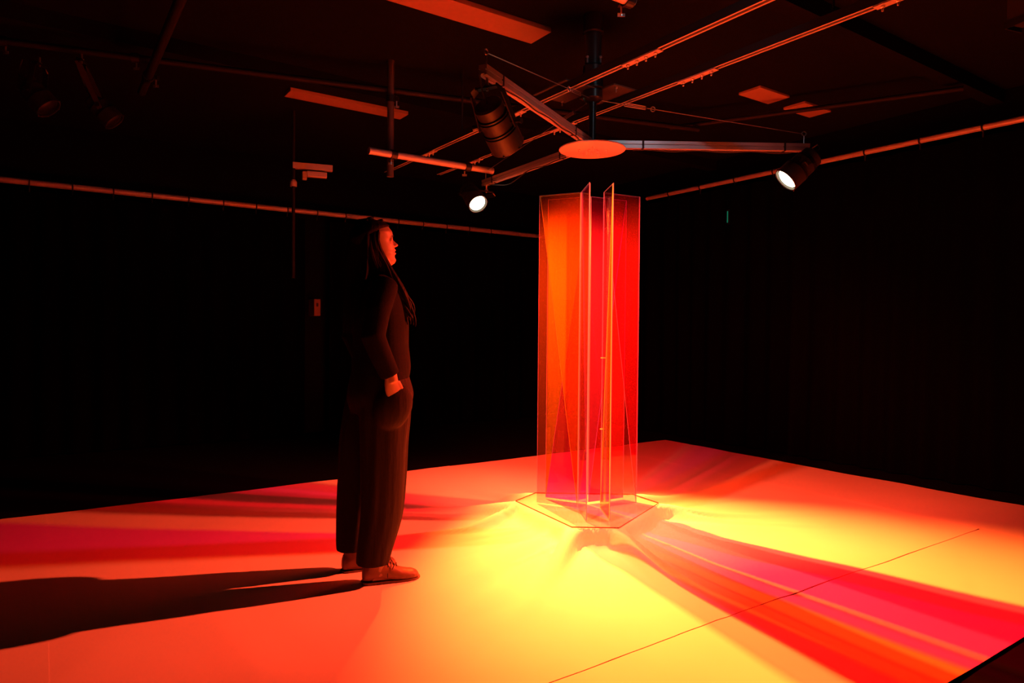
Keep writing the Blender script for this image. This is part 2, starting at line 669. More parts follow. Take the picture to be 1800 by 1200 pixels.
# mounting plates between the two rails
Mf = Matrix((UU, VV, ZZ)).transposed()
for pc in (VV * 0.125 - UU * 0.11, VV * -0.15 + UU * 0.0):
    b = MB()
    b.box(pc + ZZ * 0.361, (0.32, 0.25, 0.010), Mf)
    pl = b.build('mount_plate', 'plate_brown', rig, bevel=0.002)
    for su in (-1, 1):
        for sv in (-1, 1):
            b = MB()
            b.lathe([(0.009, 0.0), (0.009, -0.008), (0.004, -0.01), (0.004, -0.030)], n=8)
            b.build('plate_bolt', 'zinc', pl, loc=pc + VV * sv * 0.085 + UU * su * 0.135 + ZZ * 0.356)

ARM_L = 1.325
arm_ang = [R(1.5), R(242.5), R(122.0)]     # right, near, far


def slot_profile(w, h, g=0.006):
    """aluminium extrusion: a groove on each side face and two under it"""
    a, c = w / 2, h / 2
    return [(-a, -c), (-a * 0.35, -c), (-a * 0.35, -c + g), (a * 0.35, -c + g), (a * 0.35, -c), (a, -c), (a, -g * 0.6), (a - g, -g * 0.6), (a - g, g * 0.6), (a, g * 0.6),
            (a, c), (-a, c), (-a, g * 0.6), (-a + g, g * 0.6), (-a + g, -g * 0.6), (-a, -g * 0.6)]


ARM_END = []
for k, a in enumerate(arm_ang):
    d = Vector((math.cos(a), math.sin(a), 0))
    x = Vector((-d.y, d.x, 0))
    b = MB()
    b.extrude(slot_profile(0.04, 0.045), d * 0.06 + ZZ * 0.036, d * ARM_L + ZZ * 0.036, x, ZZ)
    b.build('arm', 'aluminium', rig)
    ARM_END.append(O + d * (ARM_L - 0.04) + ZZ * 0.036)
    # cable ties
    for r in (0.30, ARM_L - 0.16):
        b = MB()
        rr = []
        for s, t in ((-0.0215, -0.024), (0.0215, -0.024), (0.0215, 0.024), (-0.0215, 0.024)):
            rr.append((s, t))
        b.extrude(rr, d * r + ZZ * 0.036, d * (r + 0.012) + ZZ * 0.036, x, ZZ)
        b.build('cable_tie', 'rubber', rig)
    # eye bolt, stay wire, turnbuckle
    e0 = d * (ARM_L - 0.03) + ZZ * 0.059
    b = MB()
    b.tube([e0, e0 + ZZ * 0.05], 0.0035, 8)
    ring = [e0 + ZZ * (0.063 + 0.013 * math.sin(q)) + d * 0.013 * math.cos(q) for q in [2 * math.pi * i / 14 for i in range(14)]]
    b.tube(ring, 0.003, 6, closed=True)
    b.build('eye_bolt', 'zinc', rig)
    s0 = d * 0.055 + ZZ * 0.30
    s1 = e0 + ZZ * 0.063 - d * 0.014
    b = MB()
    b.tube([s0, s1], 0.0022, 6)
    b.build('stay_wire', 'zinc', rig)
    t = (s1 - s0).normalized()
    up = x.cross(t).normalized()
    b = MB()
    c0, c1 = s0 + t * 0.14, s0 + t * 0.27
    for sgn in (-1, 1):
        b.tube([c0 + up * 0.009 * sgn, c1 + up * 0.009 * sgn], 0.003, 6)
    b.tube([c0 - up * 0.009, c0 + up * 0.009], 0.004, 6)
    b.tube([c1 - up * 0.009, c1 + up * 0.009], 0.004, 6)
    hook = [c1 + t * 0.045 + t * 0.014 * math.cos(q) + up * 0.014 * math.sin(q) for q in [2 * math.pi * i / 12 for i in range(12)]]
    b.tube(hook, 0.003, 6, closed=True)
    b.build('turnbuckle', 'zinc', rig)
    # lamp lead sagging along the arm
    pts = []
    for i in range(25):
        q = i / 24
        r = 0.25 + (ARM_L - 0.35) * q
        sag = 0.028 if k != 2 else 0.028 + 0.05 * math.exp(-((q - 0.72) / 0.16) ** 2)
        pts.append(d * r + x * 0.012 + ZZ * (0.036 - sag + 0.004 * math.sin(q * 19)))
    b = MB()
    b.tube(pts, 0.0035, 6)
    b.build('lamp_lead', 'rubber', rig)


# ------------------------------------------------------------------ lamps at the arm ends
def make_lamp(name, label, pos, target, hang, key=None, scale=1.0, lens='lens_hot', group=None, hot=True):
    """small stage lantern: pos = centre of the lens, hang = point it hangs from."""
    pos, target, hang = Vector(pos), Vector(target), Vector(hang)
    d = (target - pos).normalized()
    M = aim_matrix(d) * scale
    root = empty(name, pos)
    tag(root, label, 'stage lamp', group)
    b = MB()
    b.lathe([(0.055, -0.215), (0.064, -0.205), (0.064, -0.165), (0.058, -0.160), (0.058, -0.153), (0.071, -0.147), (0.071, -0.095),
             (0.065, -0.090), (0.065, -0.083), (0.077, -0.077), (0.077, 0.004), (0.071, 0.004), (0.071, -0.012)], M, n=36, caps=True)
    b.build('housing', 'lamp_grey', root, smooth=True)
    for z in (-0.156, -0.0865):
        b = MB()
        b.lathe([(0.068 if z < -0.1 else 0.0745, z - 0.006), (0.070 if z < -0.1 else 0.0765, z - 0.004), (0.070 if z < -0.1 else 0.0765, z + 0.002)], M, n=36)
        b.build('cooling_fin', 'lamp_black', root, smooth=True)
    b = MB()
    b.lathe([(0.064, -0.013), (0.062, -0.006), (0.050, 0.001), (0.030, 0.005), (0.010, 0.0065)], M, n=36)
    b.build('lens', lens, root, smooth=True)
    b = MB()
    ring = [M @ Vector((0.074 * math.cos(q), 0.074 * math.sin(q), 0.004)) for q in [2 * math.pi * i / 36 for i in range(36)]]
    b.tube(ring, 0.0035 * scale, 6, closed=True)
    b.build('lens_ring', 'lamp_grey', root, smooth=True)
    for i in range(6):
        a = 2 * math.pi * i / 6 + 0.4
        b = MB()
        b.ellipsoid(M @ Vector((0.0775 * math.cos(a), 0.0775 * math.sin(a), 0.004)), (0.005 * scale,) * 3, n=8, k=6)
        b.build('lens_clip', 'lamp_grey', root)
    # yoke: two side straps up to the hanging point
    ax = (M @ Vector((1, 0, 0))).normalized()
    hz = Vector((-d.y, d.x, 0)).normalized()
    piv = d * (-0.11 * scale)
    h = hang - pos
    top = Vector((h.x, h.y, h.z - 0.045))
    b = MB()
    for s in (-1, 1):
        p0 = piv + hz * s * 0.088 * scale
        p1 = top + hz * s * 0.075 * scale - ZZ * 0.02
        p2 = top + hz * s * 0.05 * scale
        path = [p0 - (p1 - p0) * 0.12, p0, p1, p2]
        wd = d.cross(hz).normalized()
        for i in range(3):
            t = (path[i + 1] - path[i])
            q = t.normalized()
            y = q.cross(hz).normalized() if i < 2 else d
            xn = q.cross(y).normalized()
            b.extrude([(-0.003, -0.016), (0.003, -0.016), (0.003, 0.016), (-0.003, 0.016)], path[i], path[i + 1], xn, y)
    b.extrude([(-0.003, -0.016), (0.003, -0.016), (0.003, 0.016), (-0.003, 0.016)], top - hz * 0.052 * scale, top + hz * 0.052 * scale, ZZ, Vector((d.x, d.y, 0)).normalized())
    b.build('yoke', 'lamp_black', root)
    for s in (-1, 1):
        b = MB()
        k = piv + hz * s * 0.092 * scale
        b.tube([k - hz * s * 0.03 * scale, k + hz * s * 0.012, k + hz * s * 0.03], [0.006, 0.006, 0.014], 10)
        b.build('tilt_knob', 'lamp_black', root, smooth=True)
    b = MB()
    b.tube([top - ZZ * 0.012, h], 0.006, 8)
    b.lathe([(0.014, 0), (0.014, 0.012)], n=6, mat=None)
    b.v[-12:] = [tuple(Vector(p) + top) for p in b.v[-12:]]
    b.build('clamp_bolt', 'zinc', root)
    # lead out of the back
    b = MB()
    r0 = d * (-0.215 * scale)
    b.tube([r0, r0 - d * 0.05 + ZZ * 0.01, (r0 + h) * 0.5 - d * 0.08, h - ZZ * 0.02 + hz * 0.03], 0.004, 6)
    b.build('cable', 'rubber', root)
    if key:
        ld = bpy.data.lights.new(name, 'SPOT')
        gel, power, half, blend, _, _ = LAMP[key]
        ld.energy = power
        ld.color = gel
        ld.spot_size = R(half * 2)
        ld.spot_blend = blend
        ld.shadow_soft_size = 0.02
        lo = bpy.data.objects.new('light', ld)
        COL.objects.link(lo)
        lo.parent = root
        lo.location = d * 0.022 * scale
        lo.rotation_euler = d.to_track_quat('-Z', 'Y').to_euler()
    return root




def along(p, key):
    az, el = R(LAMP[key][4]), R(LAMP[key][5])
    return Vector(p) + Vector((math.cos(az) * math.cos(el), math.sin(az) * math.cos(el), math.sin(el)))


make_lamp('stage_lamp', 'glowing stage lamp hung from the far arm, lens facing the camera', (-0.27, 5.25, 2.165), along((-0.27, 5.25, 2.165), 'yellow'),
          (ARM_END[2].x, ARM_END[2].y, ARM_END[2].z - 0.022), 'yellow', group='lamps on the rig arms')
make_lamp('stage_lamp', 'glowing stage lamp hung from the grey right arm, lens turned side-on', (1.60, 4.02, 2.095), along((1.60, 4.02, 2.095), 'side'),
          (ARM_END[0].x, ARM_END[0].y, ARM_END[0].z - 0.022), 'side', group='lamps on the rig arms')
make_lamp('stage_lamp', 'large dark stage lamp hung from the near arm, seen from behind', (-0.03, 3.19, 2.06), along((-0.03, 3.19, 2.06), 'near'),
          (ARM_END[1].x, ARM_END[1].y, ARM_END[1].z - 0.022), 'near', group='lamps on the rig arms', scale=1.05)

# ------------------------------------------------------------------ twin strut rails under the ceiling
RAIL_Z = 2.60


def rail(name, label, side, s0, s1):
    o0 = PC + VV * side * 0.212
    root = empty(name, (o0.x, o0.y, RAIL_Z))
    tag(root, label, 'rail', 'twin rails')
    wv, ht, lip, t = 0.0415, 0.043, 0.011, 0.003
    a = wv / 2
    prof = [(-a, 0), (-a + lip, 0), (-a + lip, 0.006), (-a + t, 0.006), (-a + t, ht - t), (a - t, ht - t), (a - t, 0.006),
            (a - lip, 0.006), (a - lip, 0), (a, 0), (a, ht), (-a, ht)]
    b = MB()
    b.extrude(prof, UU * s0, UU * s1, VV, ZZ)
    ch = b.build('channel', 'strut_steel', root)
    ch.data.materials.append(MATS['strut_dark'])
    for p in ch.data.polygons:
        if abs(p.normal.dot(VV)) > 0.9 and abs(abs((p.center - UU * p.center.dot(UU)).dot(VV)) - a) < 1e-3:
            p.material_index = 1  # outer sides get a darker steel: their shade is put into the colour
    for c in (-1.75, -0.55, 0.62, 1.72, 2.6):
        if not s0 < c < s1:
            continue
        b = MB()
        b.box(UU * c - ZZ * 0.0035, (0.26, 0.04, 0.006), Matrix((UU, VV, ZZ)).transposed())
        pl = b.build('splice_plate', 'strut_steel', root)
        for i in range(4):
            b = MB()
            b.lathe([(0.010, 0.0), (0.010, -0.008), (0.005, -0.010), (0.005, -0.022), (0.003, -0.024)], n=8)
            b.build('splice_bolt', 'zinc', pl, loc=UU * (c - 0.098 + 0.065 * i) - ZZ * 0.0065)
    for s in (-1.2, 1.4):
        b = MB()
        b.tube([UU * s + ZZ * ht, UU * s + ZZ * (HC - RAIL_Z)], 0.006, 8)
        b.build('hanger_rod', 'strut_dark', root)
    return root


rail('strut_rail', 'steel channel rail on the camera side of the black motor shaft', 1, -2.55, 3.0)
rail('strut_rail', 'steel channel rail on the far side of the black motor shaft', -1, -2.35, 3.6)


# ------------------------------------------------------------------ pipes
def pipe(name, label, a, b_, r, mat, cat='pipe', clamps=(), wing=False, group=None):
    a, b_ = Vector(a), Vector(b_)
    root = empty(name, a)
    tag(root, label, cat, group)
    m = MB()
    t = (b_ - a).normalized()
    m.tube([Vector(), b_ - a], r, 20)
    m.build('tube', mat, root, smooth=True)
    m = MB()
    for p, s in ((Vector(), -1), (b_ - a, 1)):
        m.tube([p - t * s * 0.004, p + t * s * 0.004], r * 1.06, 20)
        m.build('end_cap', mat, root)
        m = MB()
    for q in clamps:
        c = t * q
        m = MB()
        m.tube([c - t * 0.022, c + t * 0.022], r + 0.009, 18)
        side = Vector((-t.y, t.x, 0))
        side = side.normalized() if side.length > 0.1 else Vector((1, 0, 0))
        m.box(c + side * (r + 0.018), (0.03, 0.03, 0.03))
        cl = m.build('clamp', 'lamp_black', root, smooth=False)
        m = MB()
        m.tube([c + side * (r + 0.018) - ZZ * 0.06, c + side * (r + 0.018) + ZZ * 0.02], 0.005, 8)
        m.box(c + side * (r + 0.018) - ZZ * 0.055, (0.035, 0.006, 0.016))
        m.build('wing_bolt', 'zinc', cl)
    return root


pv = -VV
p0 = Vector((-0.84, 4.8, 2.42))
pipe('scaffold_pipe', 'short red-lit horizontal pipe crossing the hanging pipe above the far lamp', p0 - pv * 0.18, p0 + pv * 0.82, 0.024, 'steel_pipe', clamps=(0.18, 0.78))
pipe('scaffold_pipe', 'vertical steel pipe hanging from the ceiling pipe near the glowing lamp', (-0.875, 4.87, HC), (-0.875, 4.87, 2.285), 0.024, 'plate_brown', clamps=(0.27,))
pipe('ceiling_pipe', 'dark red pipe slanting down from the top edge of the picture', (-2.57, 4.74, 2.82), (-0.85, 2.23, 2.82), 0.026, 'dark_pipe', clamps=(0.36,))
pipe('ceiling_pipe', 'long thin dark pipe running along the ceiling', (-3.9, 3.8, 2.90), (1.55, 5.77, 2.90), 0.020, 'dark_pipe', clamps=(0.9, 1.6))
pipe('ceiling_pipe', 'pipe end with a pale-lit clamp hanging in at the top edge', Vector((0.545, 3.20, 2.735)) + VV * 1.0, (0.545, 3.20, 2.735), 0.027, 'steel_pipe', clamps=(0.975,))
pipe('ceiling_pipe', 'thin dark pipe on the ceiling by the two small panels', (1.35, 5.9, 2.95), (3.2, 4.9, 2.95), 0.018, 'dark_pipe')

# drape tracks
LT0, LT1 = C2W(-2.4, 8.0, 2.50), C2W(-2.4, -0.3, 2.50)
root = pipe('drape_track', 'long red-lit drape pipe with hooks behind the person', LT0, LT1, 0.028, 'steel_pipe', cat='drape track', group='drape tracks')
tdir = (LT1 - LT0).normalized()
for i in range(22):
    m = MB()
    q = tdir * (0.3 + 0.33 * i)
    rr = [q + Vector((0, 0, -0.008)) + (-UU * 0) + (UU * math.cos(a) + ZZ * math.sin(a)) * 0.037 for a in [2 * math.pi * j / 12 for j in range(12)]]
    m.tube(rr, 0.006, 6, closed=True)
    m.tube([q - ZZ * 0.04, q - ZZ * 0.085], 0.006, 6)
    m.build('hook', 'rubber', root)
RT0, RT1 = C2W(-0.7, -0.39, 2.80), C2W(5.2, -0.39, 2.80)
root = pipe('drape_track', 'long red-lit drape pipe above the dark drape on the right', RT0, RT1, 0.024, 'steel_pipe', cat='drape track', group='drape tracks')
tdir = (RT1 - RT0).normalized()
for i in range(12):
    m = MB()
    q = tdir * (0.35 + 0.46 * i)
    rr = [q + (VV * math.cos(a) + ZZ * math.sin(a)) * 0.030 for a in [2 * math.pi * j / 12 for j in range(12)]]
    m.tube(rr, 0.007, 6, closed=True)
    m.tube([q - ZZ * 0.03, q - ZZ * 0.075], 0.006, 6)
    m.build('hook', 'rubber', root)


def drape(label, fn, s0, s1, ztop, nrm, seed):
    nseg = int((s1 - s0) / 0.018)
    b = MB()
    zs = [0.012, 0.5, 1.2, 1.9, ztop]
    top = []
    for side in (0, 1):
        for z in zs:
            for i in range(nseg + 1):
                s = s0 + (s1 - s0) * i / nseg
                k = 0.6 + 0.4 * (1 - z / ztop)
                off = 0.035 * k * math.sin(s * 26 + 2.2 * noise.noise(Vector((s * 1.5, seed, z * 0.15)))) + 0.02 * noise.noise(Vector((s * 3, seed + 5, z * 0.4)))
                p = fn(s)
                top.append(Vector((p.x, p.y, z)) + nrm * (off + side * 0.003))
    n = nseg + 1
    K = len(zs)
    fs = []
    for side in (0, 1):
        o = side * n * K
        for j in range(K - 1):
            for i in range(nseg):
                a = o + j * n + i
                fs.append((a, a + 1, a + n + 1, a + n) if side else (a, a + n, a + n + 1, a + 1))
    o2 = n * K
    for i in range(nseg):
        fs.append((i, i + 1, o2 + i + 1, o2 + i))
        t = (K - 1) * n + i
        fs.append((t, o2 + t, o2 + t + 1, t + 1))
    b.add(top, fs)
    o = b.build('stage_drape', 'drape', None, smooth=True)
    tag(o, label, 'drape', 'black drapes')
    return o


drape('black pleated drape hanging behind the person, beside the small wall box', lambda s: C2W(-2.4, s), 3.22, 8.0, 2.42, UU, 1)
drape('black pleated drape hanging behind the acrylic column', lambda s: C2W(-2.4, s), -0.2, 2.92, 2.42, UU, 6)
drape('black pleated drape hanging along the right edge of the pale sheet', lambda s: C2W(s, -0.39), -2.2, 5.2, 2.73, VV, 12)

# ------------------------------------------------------------------ pale panels on the ceiling
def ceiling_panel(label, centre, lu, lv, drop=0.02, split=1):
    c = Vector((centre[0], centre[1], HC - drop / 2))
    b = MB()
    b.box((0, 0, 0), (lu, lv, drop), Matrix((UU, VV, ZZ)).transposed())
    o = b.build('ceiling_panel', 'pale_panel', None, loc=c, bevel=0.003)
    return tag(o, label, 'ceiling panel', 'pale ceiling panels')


e = (Vector((0.2265, 4.314, 0)) + Vector((0.1124, 4.495, 0))) / 2
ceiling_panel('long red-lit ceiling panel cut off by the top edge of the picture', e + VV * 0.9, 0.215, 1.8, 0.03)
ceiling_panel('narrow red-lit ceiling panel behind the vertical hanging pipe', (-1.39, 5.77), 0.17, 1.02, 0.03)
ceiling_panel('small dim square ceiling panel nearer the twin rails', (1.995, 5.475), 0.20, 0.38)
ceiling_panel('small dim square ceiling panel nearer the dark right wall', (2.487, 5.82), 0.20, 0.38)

# ------------------------------------------------------------------ minor fixtures
# bracket with hanging pipe near the left drape
hb = empty('hanging_bracket', (-1.925, 6.0, HC))
tag(hb, 'red-lit angle bracket with a thin pole hanging from the ceiling on the left', 'bracket')
b = MB()
b.tube([(0, 0, 0), (0, 0, -0.5)], 0.014, 12)
b.build('drop_rod', 'dark_pipe', hb, smooth=True)
b = MB()
b.box((0.15, 0.06, -0.475), (0.34, 0.05, 0.055), Matrix.Rotation(R(20), 3, 'Z'))
b.build('cross_bar', 'steel_pipe', hb, bevel=0.004)
b = MB()
b.box((0.19, 0.05, -0.545), (0.17, 0.05, 0.05), Matrix.Rotation(R(20), 3, 'Z'))
b.box((0.09, 0.02, -0.56), (0.04, 0.06, 0.07), Matrix.Rotation(R(20), 3, 'Z'))
b.build('clamp', 'strut_steel', hb, bevel=0.006)
b = MB()
b.tube([(0.0, 0, -0.5), (0.0, 0, -1.46)], 0.015, 12)
b.build('pole', 'dark_pipe', hb, smooth=True)
b = MB()
b.lathe([(0.03, -0.66), (0.03, -0.62), (0.018, -0.60)], n=12)
b.build('collar', 'strut_steel', hb)

# small wall box seen through the gap between the drapes
wb = C2W(U0, 3.07, 1.437)
root = empty('wall_box', wb)
tag(root, 'small red-lit switch box on the dark wall behind the person', 'switch box')
b = MB()
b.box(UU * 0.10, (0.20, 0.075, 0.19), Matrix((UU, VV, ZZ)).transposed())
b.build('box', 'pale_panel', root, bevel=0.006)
b = MB()
b.box(UU * 0.205 + ZZ * 0.03, (0.012, 0.02, 0.04), Matrix((UU, VV, ZZ)).transposed())
b.build('switch', 'lamp_grey', root, bevel=0.002)

# green reflection of exit sign light, put in as a glowing strip
g = C2W(0.55, -0.31, 2.405)
root = empty('exit_sign_glint', g)
tag(root, 'thin faint green glint of exit sign light on the dark right drape', 'glint')
b = MB()
b.box((0, 0, 0), (0.03, 0.02, 0.15), Matrix((UU, VV, ZZ)).transposed())
b.build('case', 'lamp_black', root, bevel=0.003)
b = MB()
b.box(VV * 0.011, (0.012, 0.004, 0.12), Matrix((UU, VV, ZZ)).transposed())
b.build('strip', 'green_glint', root)

# unlit fixtures on the ceiling
make_lamp('dark_lamp', 'unlit dark stage lamp hanging in the upper left gloom', (-2.95, 4.35, 2.58), (-1.2, 4.6, 0.6), (-2.97, 4.30, 2.88), lens='lamp_black', scale=1.0)
make_lamp('dark_lamp', 'second unlit dark stage lamp further along the thin ceiling pipe', (-2.65, 4.55, 2.56), (-0.8, 5.0, 0.5), (-2.67, 4.24, 2.88), lens='lamp_black', scale=0.9)
make_lamp('dark_lamp', 'unlit lamp with pale glints above the right drape pipe', (3.95, 5.62, 2.93), (3.2, 5.0, 2.2), (4.05, 5.72, HC - 0.001), lens='lamp_black', scale=0.7)
root = empty('box_light', (2.66, 3.55, HC))
tag(root, 'dark square-ended light housing hanging in at the top right corner', 'light housing')
b = MB()
b.box((0, 0, -0.145), (0.12, 0.16, 0.27), Matrix.Rotation(R(20), 3, 'Z'))
b.build('housing', 'lamp_grey', root, bevel=0.006)
b = MB()
for s in (-1, 1):
    b.box(Matrix.Rotation(R(20), 3, 'Z') @ Vector((0, s * 0.085, -0.285)), (0.13, 0.008, 0.03), Matrix.Rotation(R(20), 3, 'Z'))
    b.box(Matrix.Rotation(R(20), 3, 'Z') @ Vector((s * 0.062, 0, -0.285)), (0.008, 0.17, 0.03), Matrix.Rotation(R(20), 3, 'Z'))
b.build('rim', 'lamp_black', root)
b = MB()
b.box((0, 0, -0.006), (0.1, 0.1, 0.012))
b.build('mount', 'lamp_black', root)

# cool work light clipped above the picture's top edge
wl = empty('work_light', (1.12, 2.55, 3.02))
tag(wl, 'small cool white work light under the ceiling near the rails', 'work light')
b = MB()
Mw = aim_matrix(Vector((-0.35, 0.9, -0.45)))
b.lathe([(0.03, -0.11), (0.045, -0.10), (0.05, 0.0), (0.046, 0.0), (0.044, -0.02)], Mw, n=24)
b.build('housing', 'lamp_black', wl, smooth=True)
b = MB()
b.tube([(0, 0, 0), (0, 0, HC - 3.02)], 0.012, 10)
b.build('stem', 'lamp_black', wl)
emit('lens_cool', (0.75, 0.88, 1.0), 1.5)
b = MB()
b.lathe([(0.043, -0.018), (0.02, -0.012)], Mw, n=24)
b.build('lens', 'lens_cool', wl)
ld = bpy.data.lights.new('work_light', 'SPOT')
ld.energy = 5.0
ld.color = (0.72, 0.86, 1.0)
ld.spot_size = R(95)
ld.spot_blend = 0.6
ld.shadow_soft_size = 0.03
lo = bpy.data.objects.new('light', ld)
COL.objects.link(lo)
lo.parent = wl
dw = Vector((-0.35, 0.9, -0.20)).normalized()
lo.location = Vector((-0.35, 0.9, -0.45)).normalized() * 0.02
lo.rotation_euler = dw.to_track_quat('-Z', 'Y').to_euler()

# ------------------------------------------------------------------ the person
FACE = R(24)
PM = Matrix.Translation((-0.66, 3.28, 0.0)) @ Matrix.Rotation(FACE, 4, 'Z')


def ell(cx, cy, z, rx, ry, n=36, ex=2.0, amp=0.0, seed=0.0, front=1.0, tilt=0.0):
    out = []
    for j in range(n):
        a = 2 * math.pi * j / n
        c, s = math.cos(a), math.sin(a)
        k = (abs(c) ** ex + abs(s) ** ex) ** (-1.0 / ex)
        w_ = 1.0
        if amp:
            w_ += amp * noise.noise(Vector((c * 2.6 + seed, s * 2.6, z * 2.2))) + amp * 0.7 * noise.noise(Vector((c * 6 + seed, s * 6, z * 1.2 + 5)))
        out.append(Vector((cx + rx * k * c * w_, cy + ry * k * s * w_, z + tilt * rx * k * c)))
    return out


def interp_rings(keys, steps, **kw):
    """keys: (z, cx, cy, rx, ry); Catmull-free smooth interpolation along the list."""
    rs = []
    for i in range(len(keys) - 1):
        for s in range(steps):
            t = s / steps
            a, b = keys[i], keys[i + 1]
            p = keys[max(i - 1, 0)]
            q = keys[min(i + 2, len(keys) - 1)]
            v = []
            for k in range(5):
                m0, m1 = (b[k] - p[k]) / 2, (q[k] - a[k]) / 2
                v.append((2 * t ** 3 - 3 * t ** 2 + 1) * a[k] + (t ** 3 - 2 * t ** 2 + t) * m0 + (-2 * t ** 3 + 3 * t ** 2) * b[k] + (t ** 3 - t ** 2) * m1)
            rs.append(ell(v[1], v[2], v[0], v[3], v[4], **kw))
    k = keys[-1]
    rs.append(ell(k[1], k[2], k[0], k[3], k[4], **kw))
    return rs


# --- head (built upright at the chin, then tipped back)
HEADP = Vector((0.035, 0.0, 1.505))      # under the chin at the neck
TILT = R(-11)


def prof(keys, z):
    for i in range(len(keys) - 1):
        if keys[i][0] <= z <= keys[i + 1][0]:
            t = (z - keys[i][0]) / (keys[i + 1][0] - keys[i][0])
            t = t * t * (3 - 2 * t) * 0.5 + t * 0.5
            return keys[i][1] * (1 - t) + keys[i + 1][1] * t
    return keys[-1][1]


FR = [(-0.004, 0.070), (0.004, 0.084), (0.016, 0.092), (0.030, 0.087), (0.040, 0.0875), (0.0475, 0.0945), (0.0535, 0.0905), (0.0555, 0.0895), (0.0585, 0.0925),
      (0.065, 0.0965), (0.073, 0.092), (0.080, 0.090), (0.10, 0.0895), (0.116, 0.0885), (0.130, 0.0965), (0.150, 0.0960), (0.175, 0.085), (0.200, 0.058), (0.215, 0.030), (0.224, 0.008)]
BK = [(-0.004, 0.020), (0.012, -0.012), (0.035, -0.030), (0.060, -0.060), (0.10, -0.088), (0.145, -0.097), (0.18, -0.085), (0.205, -0.056), (0.224, -0.012)]
HW = [(-0.004, 0.014), (0.004, 0.024), (0.016, 0.034), (0.035, 0.048), (0.060, 0.058), (0.09, 0.066), (0.12, 0.070), (0.155, 0.074), (0.185, 0.066), (0.208, 0.044), (0.224, 0.010)]


def head_to_local(p):
    return HEADP + Matrix.Rotation(TILT, 3, 'Y') @ (Vector(p) - Vector((0.02, 0, 0)))


def head_mesh(b):
    rs = []
    NZ, NA = 76, 72
    for i in range(NZ + 1):
        z = -0.004 + 0.228 * i / NZ
        f, k, h = prof(FR, z), prof(BK, z), prof(HW, z)
        mid = k + (f - k) * 0.50
        ring = []
        for j in range(NA):
            a = 2 * math.pi * j / NA
            c, s = math.cos(a), math.sin(a)
            x = mid + (f - mid) * (abs(c) ** 0.9) * (1 if c > 0 else -1) if c > 0 else mid - (mid - k) * abs(c) ** 0.95
            y = h * (abs(s) ** 0.88) * (1 if s > 0 else -1)
            if c > 0:
                y *= 1 - 0.16 * c ** 2
            # eye sockets, cheeks, mouth corners
            ay = abs(y)
            if c > 0:
                g = math.exp(-((ay - 0.031) / 0.014) ** 2 - ((z - 0.114) / 0.0095) ** 2)
                x -= 0.0125 * g
                g = math.exp(-((ay - 0.040) / 0.016) ** 2 - ((z - 0.089) / 0.014) ** 2)
                x += 0.005 * g
                g = math.exp(-((ay - 0.030) / 0.008) ** 2 - ((z - 0.056) / 0.010) ** 2)
                x -= 0.0045 * g
                g = math.exp(-((ay - 0.027) / 0.016) ** 2 - ((z - 0.130) / 0.006) ** 2)
                x += 0.002 * g
            ring.append(head_to_local((x, y, z)))
        rs.append(ring)
    b.rings(rs)
    # nose
    rs = []
    for z, x, hw, bx in ((0.124, 0.090, 0.005, 0.075), (0.116, 0.0935, 0.0055, 0.075), (0.106, 0.1005, 0.0065, 0.075), (0.097, 0.1080, 0.0085, 0.075), (0.090, 0.1145, 0.0120, 0.075),
                         (0.0855, 0.1155, 0.0155, 0.075), (0.0815, 0.1120, 0.0160, 0.075), (0.0785, 0.1040, 0.0110, 0.075), (0.077, 0.096, 0.006, 0.075)):
        ring = []
        for j in range(20):
            a = 2 * math.pi * j / 20
            c, s = math.cos(a), math.sin(a)
            xx = bx + (x - bx) * (0.5 + 0.5 * c)
            ring.append(head_to_local((xx, hw * s * (1.0 + 0.35 * (1 - (0.5 + 0.5 * c))), z)))
        rs.append(ring)
    b.rings(rs)
    Mt = Matrix.Rotation(TILT, 3, 'Y')
    # lips
    b.ellipsoid(head_to_local((0.0895, 0, 0.0475)), (0.0078, 0.021, 0.0048), Mt)
    b.ellipsoid(head_to_local((0.0905, 0, 0.0625)), (0.0078, 0.023, 0.0042), Mt)
    for s in (-1, 1):
        b.ellipsoid(head_to_local((0.0735, s * 0.031, 0.1135)), (0.0125, 0.0135, 0.0120), Mt)      # eyeball
        b.ellipsoid(head_to_local((0.0755, s * 0.031, 0.1190)), (0.0125, 0.0150, 0.0045), Mt)      # upper lid
        b.ellipsoid(head_to_local((-0.012, s * 0.072, 0.098)), (0.016, 0.006, 0.030), Mt)          # ear
    # underside of jaw into the neck
    b.tube([head_to_local((0.02, 0, 0.07)), HEADP + Vector((-0.01, 0, -0.02)), Vector((0.005, 0, 1.40))], [0.052, 0.054, 0.068], 24)


